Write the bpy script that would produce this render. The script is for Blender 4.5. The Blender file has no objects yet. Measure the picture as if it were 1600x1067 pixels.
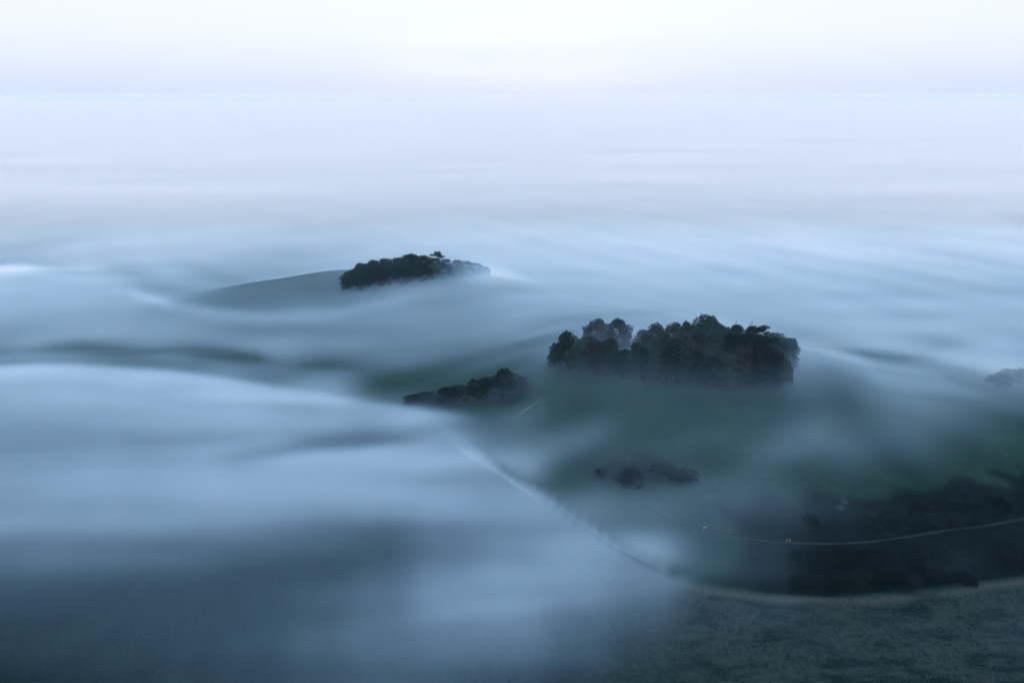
import bpy, math, random
import numpy as np

scene = bpy.context.scene
col = scene.collection

# ---------------------------------------------------------------- camera
cam_data = bpy.data.cameras.new('camera')
cam_data.lens = 24.0
cam_data.sensor_width = 36.0
cam_data.clip_start = 0.5
cam_data.clip_end = 40000.0
cam = bpy.data.objects.new('camera', cam_data)
cam.location = (0, 0, 178)
cam.rotation_euler = (math.radians(90 - 19.75), 0, 0)
col.objects.link(cam)
scene.camera = cam

# ---------------------------------------------------------------- sky and sun
SUN_ELEV, SUN_AZ = math.radians(9), math.radians(2)      # azimuth clockwise from +Y (north)
world = bpy.data.worlds.new('World')
scene.world = world
world.use_nodes = True
wt = world.node_tree
wt.nodes.clear()
sky = wt.nodes.new('ShaderNodeTexSky')
sky.sky_type = 'NISHITA'
sky.sun_disc = False
sky.sun_elevation = SUN_ELEV
sky.sun_rotation = SUN_AZ
sky.altitude = 200
sky.air_density = 1.0
sky.dust_density = 1.0
sky.ozone_density = 3.0
# thin high overcast: a veil of even cloud with long soft streaks where the clear sky shows through
tc = wt.nodes.new('ShaderNodeTexCoord')
mp = wt.nodes.new('ShaderNodeMapping')
mp.inputs['Scale'].default_value = (1.6, 1.6, 17.0)
mp.inputs['Rotation'].default_value = (0.03, 0.02, 0.4)
nz = wt.nodes.new('ShaderNodeTexNoise')
nz.inputs['Scale'].default_value = 2.2
nz.inputs['Detail'].default_value = 6
nz.inputs['Roughness'].default_value = 0.55
nz.inputs['Distortion'].default_value = 0.4
rm = wt.nodes.new('ShaderNodeMapRange')
rm.inputs['From Min'].default_value = 0.33
rm.inputs['From Max'].default_value = 0.60
rm.inputs['To Min'].default_value = 0.965
rm.inputs['To Max'].default_value = 0.985
veil = wt.nodes.new('ShaderNodeMix')
veil.data_type = 'RGBA'
# an overcast veil is brighter overhead than at the horizon
sepz = wt.nodes.new('ShaderNodeSeparateXYZ')
rise = wt.nodes.new('ShaderNodeMapRange')
rise.inputs['To Min'].default_value = 1.0
rise.inputs['To Max'].default_value = 1.75
veil_col = wt.nodes.new('ShaderNodeVectorMath')
veil_col.operation = 'SCALE'
# long-distance murk dulls it towards the horizon
low = wt.nodes.new('ShaderNodeMapRange')
low.interpolation_type = 'SMOOTHSTEP'
low.inputs['From Min'].default_value = -0.035
low.inputs['From Max'].default_value = 0.085
veil_tone = wt.nodes.new('ShaderNodeMix')
veil_tone.data_type = 'RGBA'
veil_tone.inputs['A'].default_value = (6.05, 6.0, 6.05, 1)
veil_tone.inputs['B'].default_value = (8.25, 7.5, 7.3, 1)
bg = wt.nodes.new('ShaderNodeBackground')
bg.inputs['Strength'].default_value = 0.1
wo = wt.nodes.new('ShaderNodeOutputWorld')
L = wt.links.new
L(tc.outputs['Generated'], sepz.inputs[0])
L(sepz.outputs['Z'], rise.inputs['Value'])
L(rise.outputs['Result'], veil_col.inputs['Scale'])
L(sepz.outputs['Z'], low.inputs['Value'])
L(low.outputs['Result'], veil_tone.inputs['Factor'])
L(veil_tone.outputs['Result'], veil_col.inputs[0])
L(veil_col.outputs[0], veil.inputs['B'])
L(tc.outputs['Generated'], mp.inputs['Vector'])
L(mp.outputs['Vector'], nz.inputs['Vector'])
L(nz.outputs['Fac'], rm.inputs['Value'])
L(rm.outputs['Result'], veil.inputs['Factor'])
L(sky.outputs['Color'], veil.inputs['A'])
L(veil.outputs['Result'], bg.inputs['Color'])
L(bg.outputs['Background'], wo.inputs['Surface'])

sun_data = bpy.data.lights.new('sun', 'SUN')
sun_data.energy = 0.5
sun_data.angle = math.radians(25)
sun_data.color = (1.0, 0.95, 0.9)
sun = bpy.data.objects.new('sun', sun_data)
sun.rotation_euler = (math.radians(90) - SUN_ELEV, 0, math.pi - SUN_AZ)
col.objects.link(sun)

# ---------------------------------------------------------------- exposure and render settings
vs = scene.view_settings
vs.view_transform = 'Standard'
vs.look = 'None'
vs.exposure = 0.25
vs.gamma = 1.0
vs.use_curve_mapping = False
vs.use_white_balance = True
vs.white_balance_temperature = 5200
vs.white_balance_tint = 10
cy = scene.cycles
cy.use_adaptive_sampling = True
cy.adaptive_threshold = 0.05
cy.use_denoising = True
cy.max_bounces = 14
cy.diffuse_bounces = 2
cy.glossy_bounces = 1
cy.volume_bounces = 10
cy.transparent_max_bounces = 24
cy.volume_step_rate = 2.0
cy.volume_max_steps = 256

# ---------------------------------------------------------------- survey data, metres on the ground (x east, y north)
FOG_PATCHES = [(-555.4, 725.9, 37.2, 133.7, 0.16), (-487.8, 728.6, 37.9, 126.3, 0.278), (-417.7, 727.9, 38.7, 103.6, 0.304), (-346.9, 725.5, 38.4, 76.4, 0.276),
 (-278.1, 727.1, 38.2, 63.6, 0.221), (-208.0, 724.9, 38.4, 139.3, 0.24), (-138.7, 725.1, 38.1, 133.2, 0.327), (-69.7, 728.5, 38.2, 127.0, 0.384),
 (0.0, 728.3, 38.3, 112.1, 0.43), (69.6, 728.0, 38.3, 64.0, 0.437), (139.3, 728.2, 38.0, 62.1, 0.457), (207.9, 724.5, 38.1, 52.6, 0.488),
 (277.8, 726.2, 38.5, 53.2, 0.413), (347.9, 727.6, 38.5, 54.5, 0.534), (417.6, 727.8, 38.8, 56.1, 0.435), (488.9, 730.2, 38.7, 62.0, 0.355),
 (558.4, 729.9, 38.3, 65.1, 0.434), (-427.0, 552.7, 27.6, 77.6, 0.65), (-377.0, 557.7, 26.6, 75.1, 0.492), (-337.0, 581.5, 27.0, 70.7, 0.484),
 (-296.1, 613.3, 29.4, 74.4, 0.277), (-243.6, 630.6, 57.9, 79.0, 0.188), (-147.3, 508.6, 56.0, 76.2, 0.281), (-99.3, 514.0, 27.0, 73.7, 0.333),
 (-50.7, 524.6, 29.0, 71.5, 0.403), (0.0, 547.4, 42.4, 69.2, 0.421), (60.4, 625.2, 44.0, 68.8, 0.461), (121.6, 629.6, 35.0, 58.4, 0.486),
 (186.1, 642.5, 35.5, 47.0, 0.41), (249.3, 645.3, 34.8, 44.6, 0.48), (312.5, 647.1, 34.7, 47.2, 0.364), (375.3, 647.8, 34.0, 48.5, 0.377),
 (436.2, 645.3, 33.7, 50.0, 0.422), (497.7, 644.2, 33.8, 53.4, 0.333), (-407.9, 523.6, 27.7, 17.9, 0.64), (-357.5, 524.5, 27.4, 19.8, 0.62),
 (-308.4, 527.9, 31.4, 30.4, 0.306), (-246.9, 507.2, 34.3, 45.4, 0.213), (-190.0, 488.0, 29.6, 52.0, 0.162), (-142.6, 488.0, 26.0, 10.9, 0.142),
 (-95.7, 491.4, 26.0, 12.0, 0.642), (-48.6, 498.8, 26.6, 13.5, 0.272), (0.0, 505.0, 27.0, 21.3, 0.401), (49.4, 506.9, 32.0, 48.7, 0.299),
 (105.7, 542.8, 38.3, 52.4, 0.364), (168.9, 578.1, 37.0, 36.9, 0.422), (230.0, 590.5, 32.7, 32.5, 0.413), (286.4, 588.3, 31.5, 32.9, 0.481),
 (344.4, 589.5, 32.4, 33.8, 0.272), (404.2, 593.0, 31.6, 34.0, 0.302), (459.0, 589.2, 30.2, 36.4, 0.306), (-395.3, 504.2, 27.9, 14.3, 0.631),
 (-344.7, 502.5, 28.8, 15.8, 0.644), (-291.0, 494.9, 30.8, 20.3, 0.559), (-235.2, 480.0, 29.7, 15.3, 0.178), (-185.5, 473.2, 26.5, 9.3, 0.18),
 (-139.5, 474.4, 25.4, 8.8, 0.442), (-93.3, 475.8, 25.5, 9.9, 0.459), (-47.2, 481.1, 25.7, 11.3, 0.363), (0.0, 478.8, 25.9, 16.7, 0.276),
 (46.0, 468.9, 25.4, 26.9, 0.336), (90.9, 463.5, 37.3, 45.2, 0.458), (155.1, 527.4, 42.0, 54.6, 0.329), (214.2, 546.4, 32.3, 29.6, 0.389),
 (269.6, 550.1, 30.3, 25.1, 0.379), (324.2, 551.4, 30.0, 24.2, 0.549), (378.7, 552.0, 29.1, 28.1, 0.353), (429.8, 548.2, 28.2, 28.3, 0.347),
 (-382.8, 485.0, 28.1, 17.0, 0.464), (-331.8, 480.5, 29.1, 19.7, 0.437), (-278.1, 469.8, 29.1, 19.5, 0.351), (-227.7, 461.6, 26.8, 14.6, 0.362),
 (-181.3, 459.4, 25.2, 11.0, 0.423), (-136.3, 460.5, 24.9, 11.1, 0.428), (-90.8, 460.0, 24.9, 11.9, 0.422), (-45.6, 462.6, 25.4, 14.7, 0.263),
 (0.0, 451.2, 27.1, 21.9, 0.293), (41.5, 420.5, 26.0, 35.5, 0.302), (78.9, 399.6, 23.6, 39.2, 0.31), (120.9, 408.6, 44.8, 59.0, 0.321),
 (197.6, 500.7, 48.8, 55.5, 0.323), (253.6, 514.1, 30.9, 29.0, 0.394), (308.1, 520.5, 28.4, 28.1, 0.25), (356.4, 516.0, 27.1, 30.3, 0.391),
 (406.3, 514.8, 27.5, 28.6, 0.345), (-364.9, 458.5, 29.7, 24.9, 0.181), (-312.0, 448.0, 28.8, 46.5, 0.251), (-262.0, 438.9, 26.3, 34.2, 0.232),
 (-217.2, 436.5, 24.0, 26.2, 0.254), (-174.9, 439.4, 23.7, 16.1, 0.189), (-131.2, 439.5, 24.1, 15.6, 0.218), (-87.2, 438.0, 24.3, 14.5, 0.252),
 (-43.2, 433.7, 26.0, 19.7, 0.198), (0.0, 408.1, 31.4, 30.9, 0.255), (35.3, 354.8, 27.4, 31.6, 0.25), (67.5, 339.3, 19.6, 28.3, 0.262),
 (102.8, 344.3, 26.1, 33.0, 0.266), (150.8, 378.9, 48.6, 61.5, 0.253), (231.2, 464.8, 46.3, 48.4, 0.257), (281.4, 471.4, 26.4, 35.9, 0.612),
 (326.8, 469.2, 26.2, 35.0, 0.664), (376.4, 472.9, 27.4, 34.5, 0.295), (-336.3, 419.5, 59.5, 56.6, 0.137), (-249.3, 355.2, 38.2, 50.2, 0.295),
 (-224.6, 373.5, 17.7, 41.7, 0.473), (-192.8, 384.7, 19.8, 36.0, 0.465), (-164.5, 410.3, 21.7, 29.8, 0.351), (-123.8, 411.8, 22.4, 23.1, 0.237),
 (-83.0, 413.9, 23.7, 19.4, 0.152), (-40.0, 399.4, 29.6, 23.9, 0.118), (0.0, 351.7, 29.7, 28.3, 0.165), (32.0, 319.1, 21.2, 18.5, 0.226),
 (62.1, 309.8, 17.0, 17.0, 0.244), (92.1, 306.2, 18.1, 19.7, 0.245), (126.5, 315.4, 32.7, 31.5, 0.205), (186.8, 372.8, 44.9, 55.8, 0.046),
 (252.1, 419.1, 34.0, 49.3, 0.907), (295.5, 421.1, 24.4, 46.7, 0.052), (340.7, 424.9, 25.0, 41.6, 0.03), (-253.8, 313.7, 17.6, 49.5, 0.12),
 (-221.8, 313.4, 16.4, 22.2, 0.12), (-195.4, 322.1, 15.7, 25.3, 0.12), (-167.7, 331.6, 16.8, 25.6, 0.171), (-141.3, 349.4, 18.4, 30.4, 0.435),
 (-111.6, 367.7, 19.6, 25.7, 0.014), (-76.1, 376.3, 22.3, 25.9, 0.154), (-36.1, 356.8, 27.0, 26.2, 0.043), (0.0, 316.9, 24.9, 17.6, 0.0),
 (29.9, 295.4, 18.2, 12.5, 0.016), (57.7, 285.5, 15.9, 12.7, 0.016), (85.9, 283.0, 15.7, 12.9, 0.016), (114.8, 283.8, 19.7, 15.8, 0.058),
 (153.0, 302.6, 27.7, 34.0, 0.0), (202.3, 333.5, 27.7, 44.4, 0.203), (243.4, 343.8, 27.2, 41.0, 0.153), (295.7, 365.5, 31.1, 43.0, 0.0),
 (-239.1, 292.8, 15.7, 14.1, 0.307), (-210.7, 294.9, 15.2, 12.5, 0.478), (-185.0, 302.0, 15.0, 13.2, 0.471), (-158.0, 309.6, 15.8, 14.0, 0.12),
 (-130.0, 318.5, 16.7, 18.3, 0.12), (-101.6, 331.9, 18.0, 21.7, 0.461), (-67.7, 331.9, 20.1, 25.2, 0.0), (-32.2, 315.3, 21.3, 22.2, 0.022),
 (0.0, 294.9, 19.5, 12.2, 0.106), (28.5, 278.9, 16.7, 9.6, 0.012), (55.0, 269.4, 15.1, 9.3, 0.015), (81.4, 266.0, 15.0, 10.0, 0.017),
 (109.2, 267.5, 16.2, 10.1, 0.018), (139.7, 273.7, 21.2, 15.4, 0.055), (180.6, 294.9, 24.9, 22.7, 0.346), (222.2, 310.9, 21.8, 22.6, 0.215),
 (256.7, 314.3, 19.1, 29.2, 0.0), (-227.9, 276.3, 14.7, 11.5, 0.685), (-201.2, 278.8, 14.5, 11.0, 0.718), (-176.0, 284.4, 14.5, 11.7, 0.617),
 (-149.7, 290.3, 15.3, 12.5, 0.633), (-121.2, 293.8, 15.9, 14.9, 0.629), (-92.9, 300.1, 16.8, 18.4, 0.5), (-61.2, 296.5, 18.0, 18.6, 0.12),
 (-29.5, 285.6, 17.6, 15.4, 0.034), (0.0, 277.6, 16.7, 9.9, 0.0), (27.3, 264.7, 15.7, 8.0, 0.0), (52.8, 255.8, 14.4, 7.7, 0.0), (77.9, 251.7, 14.3, 8.0, 0.0),
 (104.4, 253.1, 15.1, 8.5, 0.0), (132.6, 257.1, 17.8, 9.6, 0.0), (166.7, 269.4, 20.8, 15.4, 0.117), (203.9, 282.4, 20.8, 17.6, 0.015),
 (239.2, 289.9, 19.9, 17.8, 0.0), (-218.5, 262.1, 14.2, 11.1, 0.526), (-192.8, 264.2, 14.1, 11.1, 0.483), (-167.8, 268.3, 14.1, 12.0, 0.5),
 (-142.1, 272.6, 14.9, 12.6, 0.511), (-113.9, 273.1, 15.5, 13.6, 0.461), (-85.9, 274.7, 15.7, 15.6, 0.494), (-56.9, 272.8, 16.2, 14.2, 0.12),
 (-27.7, 266.0, 15.9, 12.2, 0.0), (0.0, 263.1, 15.4, 9.3, 0.119), (26.4, 253.3, 14.9, 7.2, 0.0), (51.1, 244.9, 13.9, 6.8, 0.0), (75.3, 240.9, 13.7, 6.7, 0.009),
 (100.7, 241.5, 14.5, 7.4, 0.052), (127.8, 245.2, 15.7, 7.8, 0.096), (157.0, 251.1, 18.3, 11.0, 0.181), (191.9, 263.0, 18.8, 13.7, 0.057),
 (223.2, 267.7, 17.4, 14.9, 0.0), (-208.1, 246.5, 13.8, 10.7, 0.292), (-183.0, 247.8, 13.7, 11.0, 0.295), (-158.3, 250.0, 13.7, 11.7, 0.285),
 (-133.5, 253.0, 14.3, 12.0, 0.294), (-106.5, 252.4, 14.8, 11.9, 0.337), (-79.7, 251.7, 14.7, 12.5, 0.13), (-53.0, 251.3, 14.9, 11.7, 0.12),
 (-26.0, 246.4, 14.7, 10.4, 0.322), (0.0, 247.6, 14.4, 8.7, 0.135), (25.5, 241.4, 14.1, 6.7, 0.261), (49.4, 234.1, 13.4, 6.1, 0.0),
 (73.0, 230.6, 13.2, 5.8, 0.123), (97.3, 230.5, 13.9, 6.3, 0.054), (123.3, 233.7, 14.8, 6.8, 0.219), (150.6, 237.8, 16.1, 7.8, 0.119),
 (180.8, 244.7, 17.2, 11.1, 0.0), (211.6, 250.6, 17.3, 11.1, 0.0), (-199.2, 233.4, 13.5, 10.6, 0.312), (-174.6, 233.8, 13.5, 10.8, 0.305),
 (-150.3, 234.8, 13.3, 11.1, 0.363), (-126.5, 237.2, 13.6, 11.0, 0.44), (-101.1, 237.0, 14.0, 10.2, 0.188), (-75.5, 235.8, 14.0, 10.1, 0.327),
 (-50.3, 235.7, 14.0, 10.0, 0.43), (-24.8, 232.7, 13.9, 8.8, 0.661), (0.0, 235.1, 13.7, 10.5, 0.578), (24.7, 231.7, 13.5, 6.5, 0.002),
 (48.1, 225.5, 13.1, 5.7, 0.048), (71.3, 222.7, 12.9, 5.3, 0.0), (94.8, 222.2, 13.4, 5.5, 0.04), (119.9, 224.8, 14.2, 6.2, 0.075),
 (146.2, 228.5, 14.9, 6.6, 0.0), (173.5, 232.4, 15.9, 8.6, 0.0), (203.2, 238.2, 16.6, 9.9, 0.0), (-188.8, 218.4, 13.1, 11.1, 0.313),
 (-165.0, 218.2, 13.0, 10.9, 0.362), (-141.6, 218.4, 12.6, 10.8, 0.417), (-119.2, 220.6, 12.7, 10.5, 0.54), (-95.6, 221.2, 13.2, 9.7, 0.539),
 (-71.3, 220.0, 13.3, 9.5, 0.659), (-47.4, 219.5, 13.2, 9.6, 0.629), (-23.5, 218.0, 13.2, 8.8, 0.52), (0.0, 213.9, 13.4, 10.4, 0.399),
 (23.8, 220.6, 13.2, 6.9, 0.0), (46.6, 215.8, 12.7, 6.0, 0.0), (69.3, 213.9, 12.6, 5.6, 0.19), (92.2, 213.3, 12.9, 5.6, 0.126),
 (116.1, 215.0, 13.7, 6.3, 0.014), (141.6, 218.4, 14.1, 6.8, 0.0), (167.0, 220.8, 14.4, 7.7, 0.009), (193.8, 224.2, 14.8, 9.8, 0.004),
 (-178.7, 204.2, 12.4, 10.2, 0.284), (-156.2, 203.9, 12.3, 9.8, 0.395), (-134.0, 204.0, 12.0, 9.4, 0.535), (-112.7, 206.1, 11.9, 9.3, 0.664),
 (-90.7, 207.3, 12.4, 8.7, 0.627), (-67.7, 206.3, 12.6, 8.4, 0.519), (-44.9, 205.2, 12.5, 8.5, 0.534), (-22.4, 204.3, 12.4, 8.2, 0.638),
 (0.0, 201.7, 12.8, 7.3, 0.538), (22.9, 209.4, 12.8, 10.1, 0.399), (45.2, 206.3, 12.3, 6.0, 0.218), (67.4, 205.2, 12.3, 5.6, 0.115),
 (89.7, 204.9, 12.4, 5.4, 0.13), (112.6, 205.7, 13.0, 6.0, 0.036), (136.9, 208.6, 13.5, 6.7, 0.012), (161.4, 210.7, 13.4, 7.1, 0.0),
 (185.5, 211.9, 13.3, 8.6, 0.002), (-169.8, 191.4, 11.7, 9.1, 0.378), (-148.5, 191.3, 11.7, 8.6, 0.318), (-127.4, 191.5, 11.4, 8.3, 0.277),
 (-107.1, 193.2, 11.3, 8.2, 0.229), (-86.3, 194.7, 11.7, 7.9, 0.212), (-64.5, 194.0, 12.0, 7.6, 0.159), (-42.7, 192.5, 11.9, 7.6, 0.103),
 (-21.3, 191.7, 11.8, 7.5, 0.208), (0.0, 190.3, 11.6, 6.9, 0.282), (20.8, 188.0, 12.5, 9.7, 0.246), (43.6, 196.8, 12.7, 6.1, 0.062),
 (65.3, 196.3, 12.0, 5.7, 0.085), (87.2, 196.6, 12.1, 5.5, 0.041), (109.2, 196.9, 12.4, 5.8, 0.013), (132.2, 198.8, 12.9, 6.7, 0.0),
 (155.9, 200.9, 12.7, 7.1, 0.0), (178.4, 201.2, 12.4, 7.7, 0.006), (-161.8, 180.1, 11.1, 8.1, 0.125), (-141.7, 180.2, 11.1, 7.7, 0.177),
 (-121.6, 180.3, 10.9, 7.5, 0.17), (-102.1, 181.7, 10.8, 7.5, 0.181), (-82.3, 183.1, 11.2, 7.4, 0.139), (-61.6, 182.7, 11.5, 7.0, 0.127),
 (-40.7, 181.1, 11.4, 6.9, 0.112), (-20.2, 180.2, 11.2, 6.9, 0.227), (0.0, 179.5, 11.1, 6.5, 0.398), (20.0, 178.2, 12.0, 6.0, 0.876),
 (42.0, 187.0, 12.3, 9.1, 0.845), (63.1, 187.2, 11.7, 6.0, 0.083), (84.5, 188.0, 11.7, 5.7, 0.058), (105.8, 188.3, 11.8, 5.8, 0.0),
 (127.5, 189.1, 12.2, 6.6, 0.0), (150.1, 190.8, 12.2, 7.6, 0.0), (171.8, 191.1, 11.9, 12.1, 0.0), (-154.7, 169.9, 10.5, 7.4, 0.11),
 (-135.6, 170.1, 10.6, 7.0, 0.099), (-116.2, 170.1, 10.5, 6.9, 0.088), (-97.4, 171.0, 10.4, 7.0, 0.091), (-78.5, 172.3, 10.6, 6.9, 0.073),
 (-58.8, 172.1, 10.9, 6.6, 0.07), (-38.8, 170.6, 10.9, 6.3, 0.141), (-19.3, 169.6, 10.7, 6.3, 0.405), (0.0, 169.4, 10.6, 6.1, 0.701),
 (19.2, 168.8, 10.5, 5.7, 0.767), (38.2, 167.8, 12.0, 8.7, 0.458), (60.7, 177.6, 12.5, 9.2, 0.143), (81.5, 179.0, 11.4, 9.6, 0.058),
 (102.2, 179.5, 11.3, 9.6, 0.0), (122.7, 179.6, 11.3, 10.1, 0.0), (143.3, 179.8, 9.8, 11.3, 0.037), (154.9, 170.1, 8.3, 12.1, 0.0),
 (-148.3, 160.6, 10.1, 7.2, 0.076), (-129.9, 160.8, 10.2, 6.9, 0.078), (-111.2, 160.6, 10.2, 6.8, 0.072), (-93.0, 161.1, 10.0, 6.9, 0.082),
 (-74.8, 162.1, 10.1, 6.9, 0.107), (-56.1, 162.2, 10.4, 6.5, 0.147), (-37.2, 161.0, 10.4, 6.2, 0.265), (-18.5, 160.0, 10.2, 6.1, 0.585),
 (0.0, 159.9, 10.2, 6.0, 0.605), (18.5, 159.9, 10.1, 5.7, 0.44), (36.8, 159.4, 10.0, 5.5, 0.192), (55.0, 158.8, 10.1, 9.0, 0.017),
 (73.5, 159.2, 10.4, 9.8, 0.039), (92.6, 160.5, 10.4, 10.1, 0.0), (111.4, 160.9, 10.2, 10.2, 0.0), (129.6, 160.5, 10.0, 10.8, 0.0),
 (147.9, 160.3, 10.1, 7.5, 0.0), (-141.5, 150.9, 9.7, 7.1, 0.036), (-123.9, 151.0, 9.8, 6.9, 0.038), (-105.9, 150.6, 9.8, 6.8, 0.048),
 (-88.3, 150.7, 9.6, 6.8, 0.078), (-71.0, 151.4, 9.6, 6.8, 0.099), (-53.4, 151.7, 9.8, 6.4, 0.144), (-35.4, 151.0, 9.8, 6.0, 0.245),
 (-17.6, 150.1, 9.7, 5.9, 0.458), (0.0, 149.9, 9.7, 5.9, 0.517), (17.6, 150.4, 9.7, 5.8, 0.248), (35.2, 150.3, 9.6, 5.5, 0.119), (52.7, 149.7, 9.6, 5.6, 0.036),
 (70.1, 149.5, 9.7, 6.0, 0.017), (88.0, 150.2, 9.9, 6.7, 0.004), (106.2, 151.0, 9.9, 6.8, 0.009), (123.8, 150.9, 9.6, 6.8, 0.003),
 (141.0, 150.3, 9.4, 7.1, 0.019), (-135.3, 141.9, 9.3, 7.0, 0.048), (-118.3, 141.9, 9.4, 6.8, 0.063), (-101.0, 141.3, 9.4, 6.7, 0.071),
 (-84.0, 141.1, 9.2, 6.6, 0.099), (-67.5, 141.6, 9.1, 6.6, 0.157), (-50.8, 142.1, 9.3, 6.3, 0.242), (-33.8, 141.8, 9.3, 5.9, 0.301),
 (-16.8, 141.1, 9.3, 5.7, 0.358), (0.0, 141.0, 9.3, 5.7, 0.306), (16.8, 141.4, 9.3, 5.7, 0.16), (33.8, 141.7, 9.3, 5.6, 0.038), (50.5, 141.4, 9.2, 5.5, 0.011),
 (67.1, 140.8, 9.2, 5.8, 0.0), (83.8, 140.8, 9.4, 6.4, 0.007), (101.1, 141.4, 9.5, 6.9, 0.0), (118.2, 141.8, 9.3, 7.0, 0.0), (134.8, 141.4, 9.1, 6.9, 0.021),
 (-128.6, 132.5, 8.9, 7.2, 0.0), (-112.4, 132.3, 9.0, 7.0, 0.012), (-95.8, 131.6, 9.0, 6.8, 0.024), (-79.6, 131.2, 8.8, 6.8, 0.049),
 (-63.8, 131.5, 8.7, 6.7, 0.074), (-48.1, 132.1, 8.7, 6.4, 0.106), (-32.1, 132.2, 8.8, 6.0, 0.123), (-16.0, 131.9, 8.8, 5.8, 0.092),
 (0.0, 131.6, 8.8, 5.8, 0.07), (16.0, 132.0, 8.8, 5.9, 0.029), (32.2, 132.5, 8.9, 5.8, 0.007), (48.2, 132.4, 8.8, 5.7, 0.0), (64.0, 131.8, 8.7, 5.9, 0.0),
 (79.7, 131.3, 8.7, 6.4, 0.001), (95.6, 131.3, 8.9, 7.1, 0.0), (112.0, 131.8, 8.9, 7.3, 0.0), (128.1, 132.0, 8.9, 7.2, 0.0)]
PATHS = [[(-23.7, 288.2), (-10.0, 275.4), (0.0, 263.5), (8.0, 253.8), (17.9, 242.6), (28.4, 231.5), (33.8, 225.8), (40.3, 217.0), (45.7, 209.9), (53.5, 203.0),
  (59.5, 199.9), (65.7, 197.9), (74.0, 196.1), (82.3, 194.8), (92.8, 193.7), (107.8, 193.5), (121.5, 194.9), (136.6, 198.5), (152.3, 202.6), (167.4, 205.1),
  (183.4, 208.7), (200.6, 213.2)],
 [(-26.5, 252.3), (-20.7, 244.5), (-13.7, 235.3), (-7.3, 227.6), (-1.2, 220.4), (2.8, 215.2), (11.1, 204.3)],
 [(-69.9, 309.5), (-66.4, 324.8), (-63.5, 346.8), (-59.7, 368.8), (-53.1, 391.1)], [(0.0, 267.3), (3.4, 270.4), (7.9, 273.7), (11.6, 276.1), (14.3, 279.1)]]
SCRUB_AREAS = [[(74.0, 205.0), (91.0, 209.2), (110.1, 211.5), (140.4, 215.9), (162.7, 221.9), (187.7, 230.4), (232.4, 242.8), (178.8, 175.8), (143.0, 169.7), (113.7, 165.3),
  (94.0, 163.7), (71.1, 163.0), (62.7, 177.8), (73.8, 187.6), (82.1, 194.1)],
 [(31.4, 224.9), (39.4, 232.0), (49.5, 234.7), (60.6, 228.7), (64.9, 220.6), (60.4, 215.2), (46.7, 216.1)],
 [(-52.4, 299.7), (-44.3, 308.5), (-25.5, 312.5), (-9.6, 313.8), (3.2, 312.0), (8.9, 292.3), (4.3, 280.8), (-8.7, 280.2), (-29.4, 284.9)]]
NEAR_CLUMP = {'back': [(40.2, 310.2, 18.6, 11.8, 'd'), (50.2, 307.1, 18.8, 12.9, 'd'), (60.9, 303.0, 14.1, 8.5, 'r'), (67.0, 300.2, 17.2, 10.3, 'r'),
          (74.2, 297.5, 18.0, 10.8, 'd'), (80.9, 297.9, 18.3, 9.0, 'r'), (87.7, 294.5, 22.1, 13.0, 'd'), (95.3, 293.9, 18.1, 9.5, 'r'),
          (101.7, 293.7, 18.4, 8.9, 'r'), (108.9, 294.0, 17.8, 10.1, 'r'), (113.8, 292.8, 17.7, 9.4, 'p'), (121.1, 294.6, 14.4, 9.5, 'r'),
          (126.5, 293.0, 13.5, 8.3, 'r')],
 'front': [(20.8, 302.9, 12.0, 7.3, 'r'), (26.5, 297.9, 18.2, 12.7, 'd'), (31.9, 292.2, 16.0, 11.8, 'r'), (37.9, 287.5, 16.1, 9.3, 'r'),
           (43.4, 283.4, 18.3, 9.2, 'd'), (48.8, 279.7, 13.6, 8.5, 'r'), (53.5, 277.1, 17.4, 6.8, 'n'), (57.2, 275.6, 15.8, 6.7, 'r'),
           (62.2, 272.8, 15.1, 9.4, 'r'), (67.8, 270.8, 19.3, 11.0, 'd'), (73.5, 269.1, 14.1, 9.3, 'r'), (79.1, 267.7, 15.7, 9.8, 'r'),
           (85.0, 267.1, 13.7, 9.8, 'r'), (90.9, 266.7, 15.7, 9.8, 'r'), (96.7, 267.1, 19.1, 9.3, 'n'), (102.4, 267.0, 16.6, 9.3, 'r'),
           (108.1, 267.4, 19.7, 10.4, 'd'), (114.6, 268.6, 14.1, 9.3, 'r')],
 'middle': [(24.8, 308.1, 11.2, 9.3, 'r'), (36.5, 301.8, 12.9, 10.3, 'r'), (61.1, 288.0, 16.0, 9.9, 'r'), (68.1, 285.5, 17.1, 10.4, 'r'),
            (74.5, 283.5, 17.0, 10.3, 'd'), (81.0, 281.7, 18.7, 10.8, 'r'), (88.1, 280.8, 18.3, 10.8, 'r'), (95.3, 280.1, 18.0, 10.8, 'd'),
            (102.0, 279.6, 18.9, 10.2, 'r'), (108.9, 279.9, 17.7, 10.8, 'r'), (116.2, 281.3, 16.9, 10.3, 'r'), (122.7, 283.9, 13.4, 8.6, 'r')]}
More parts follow.
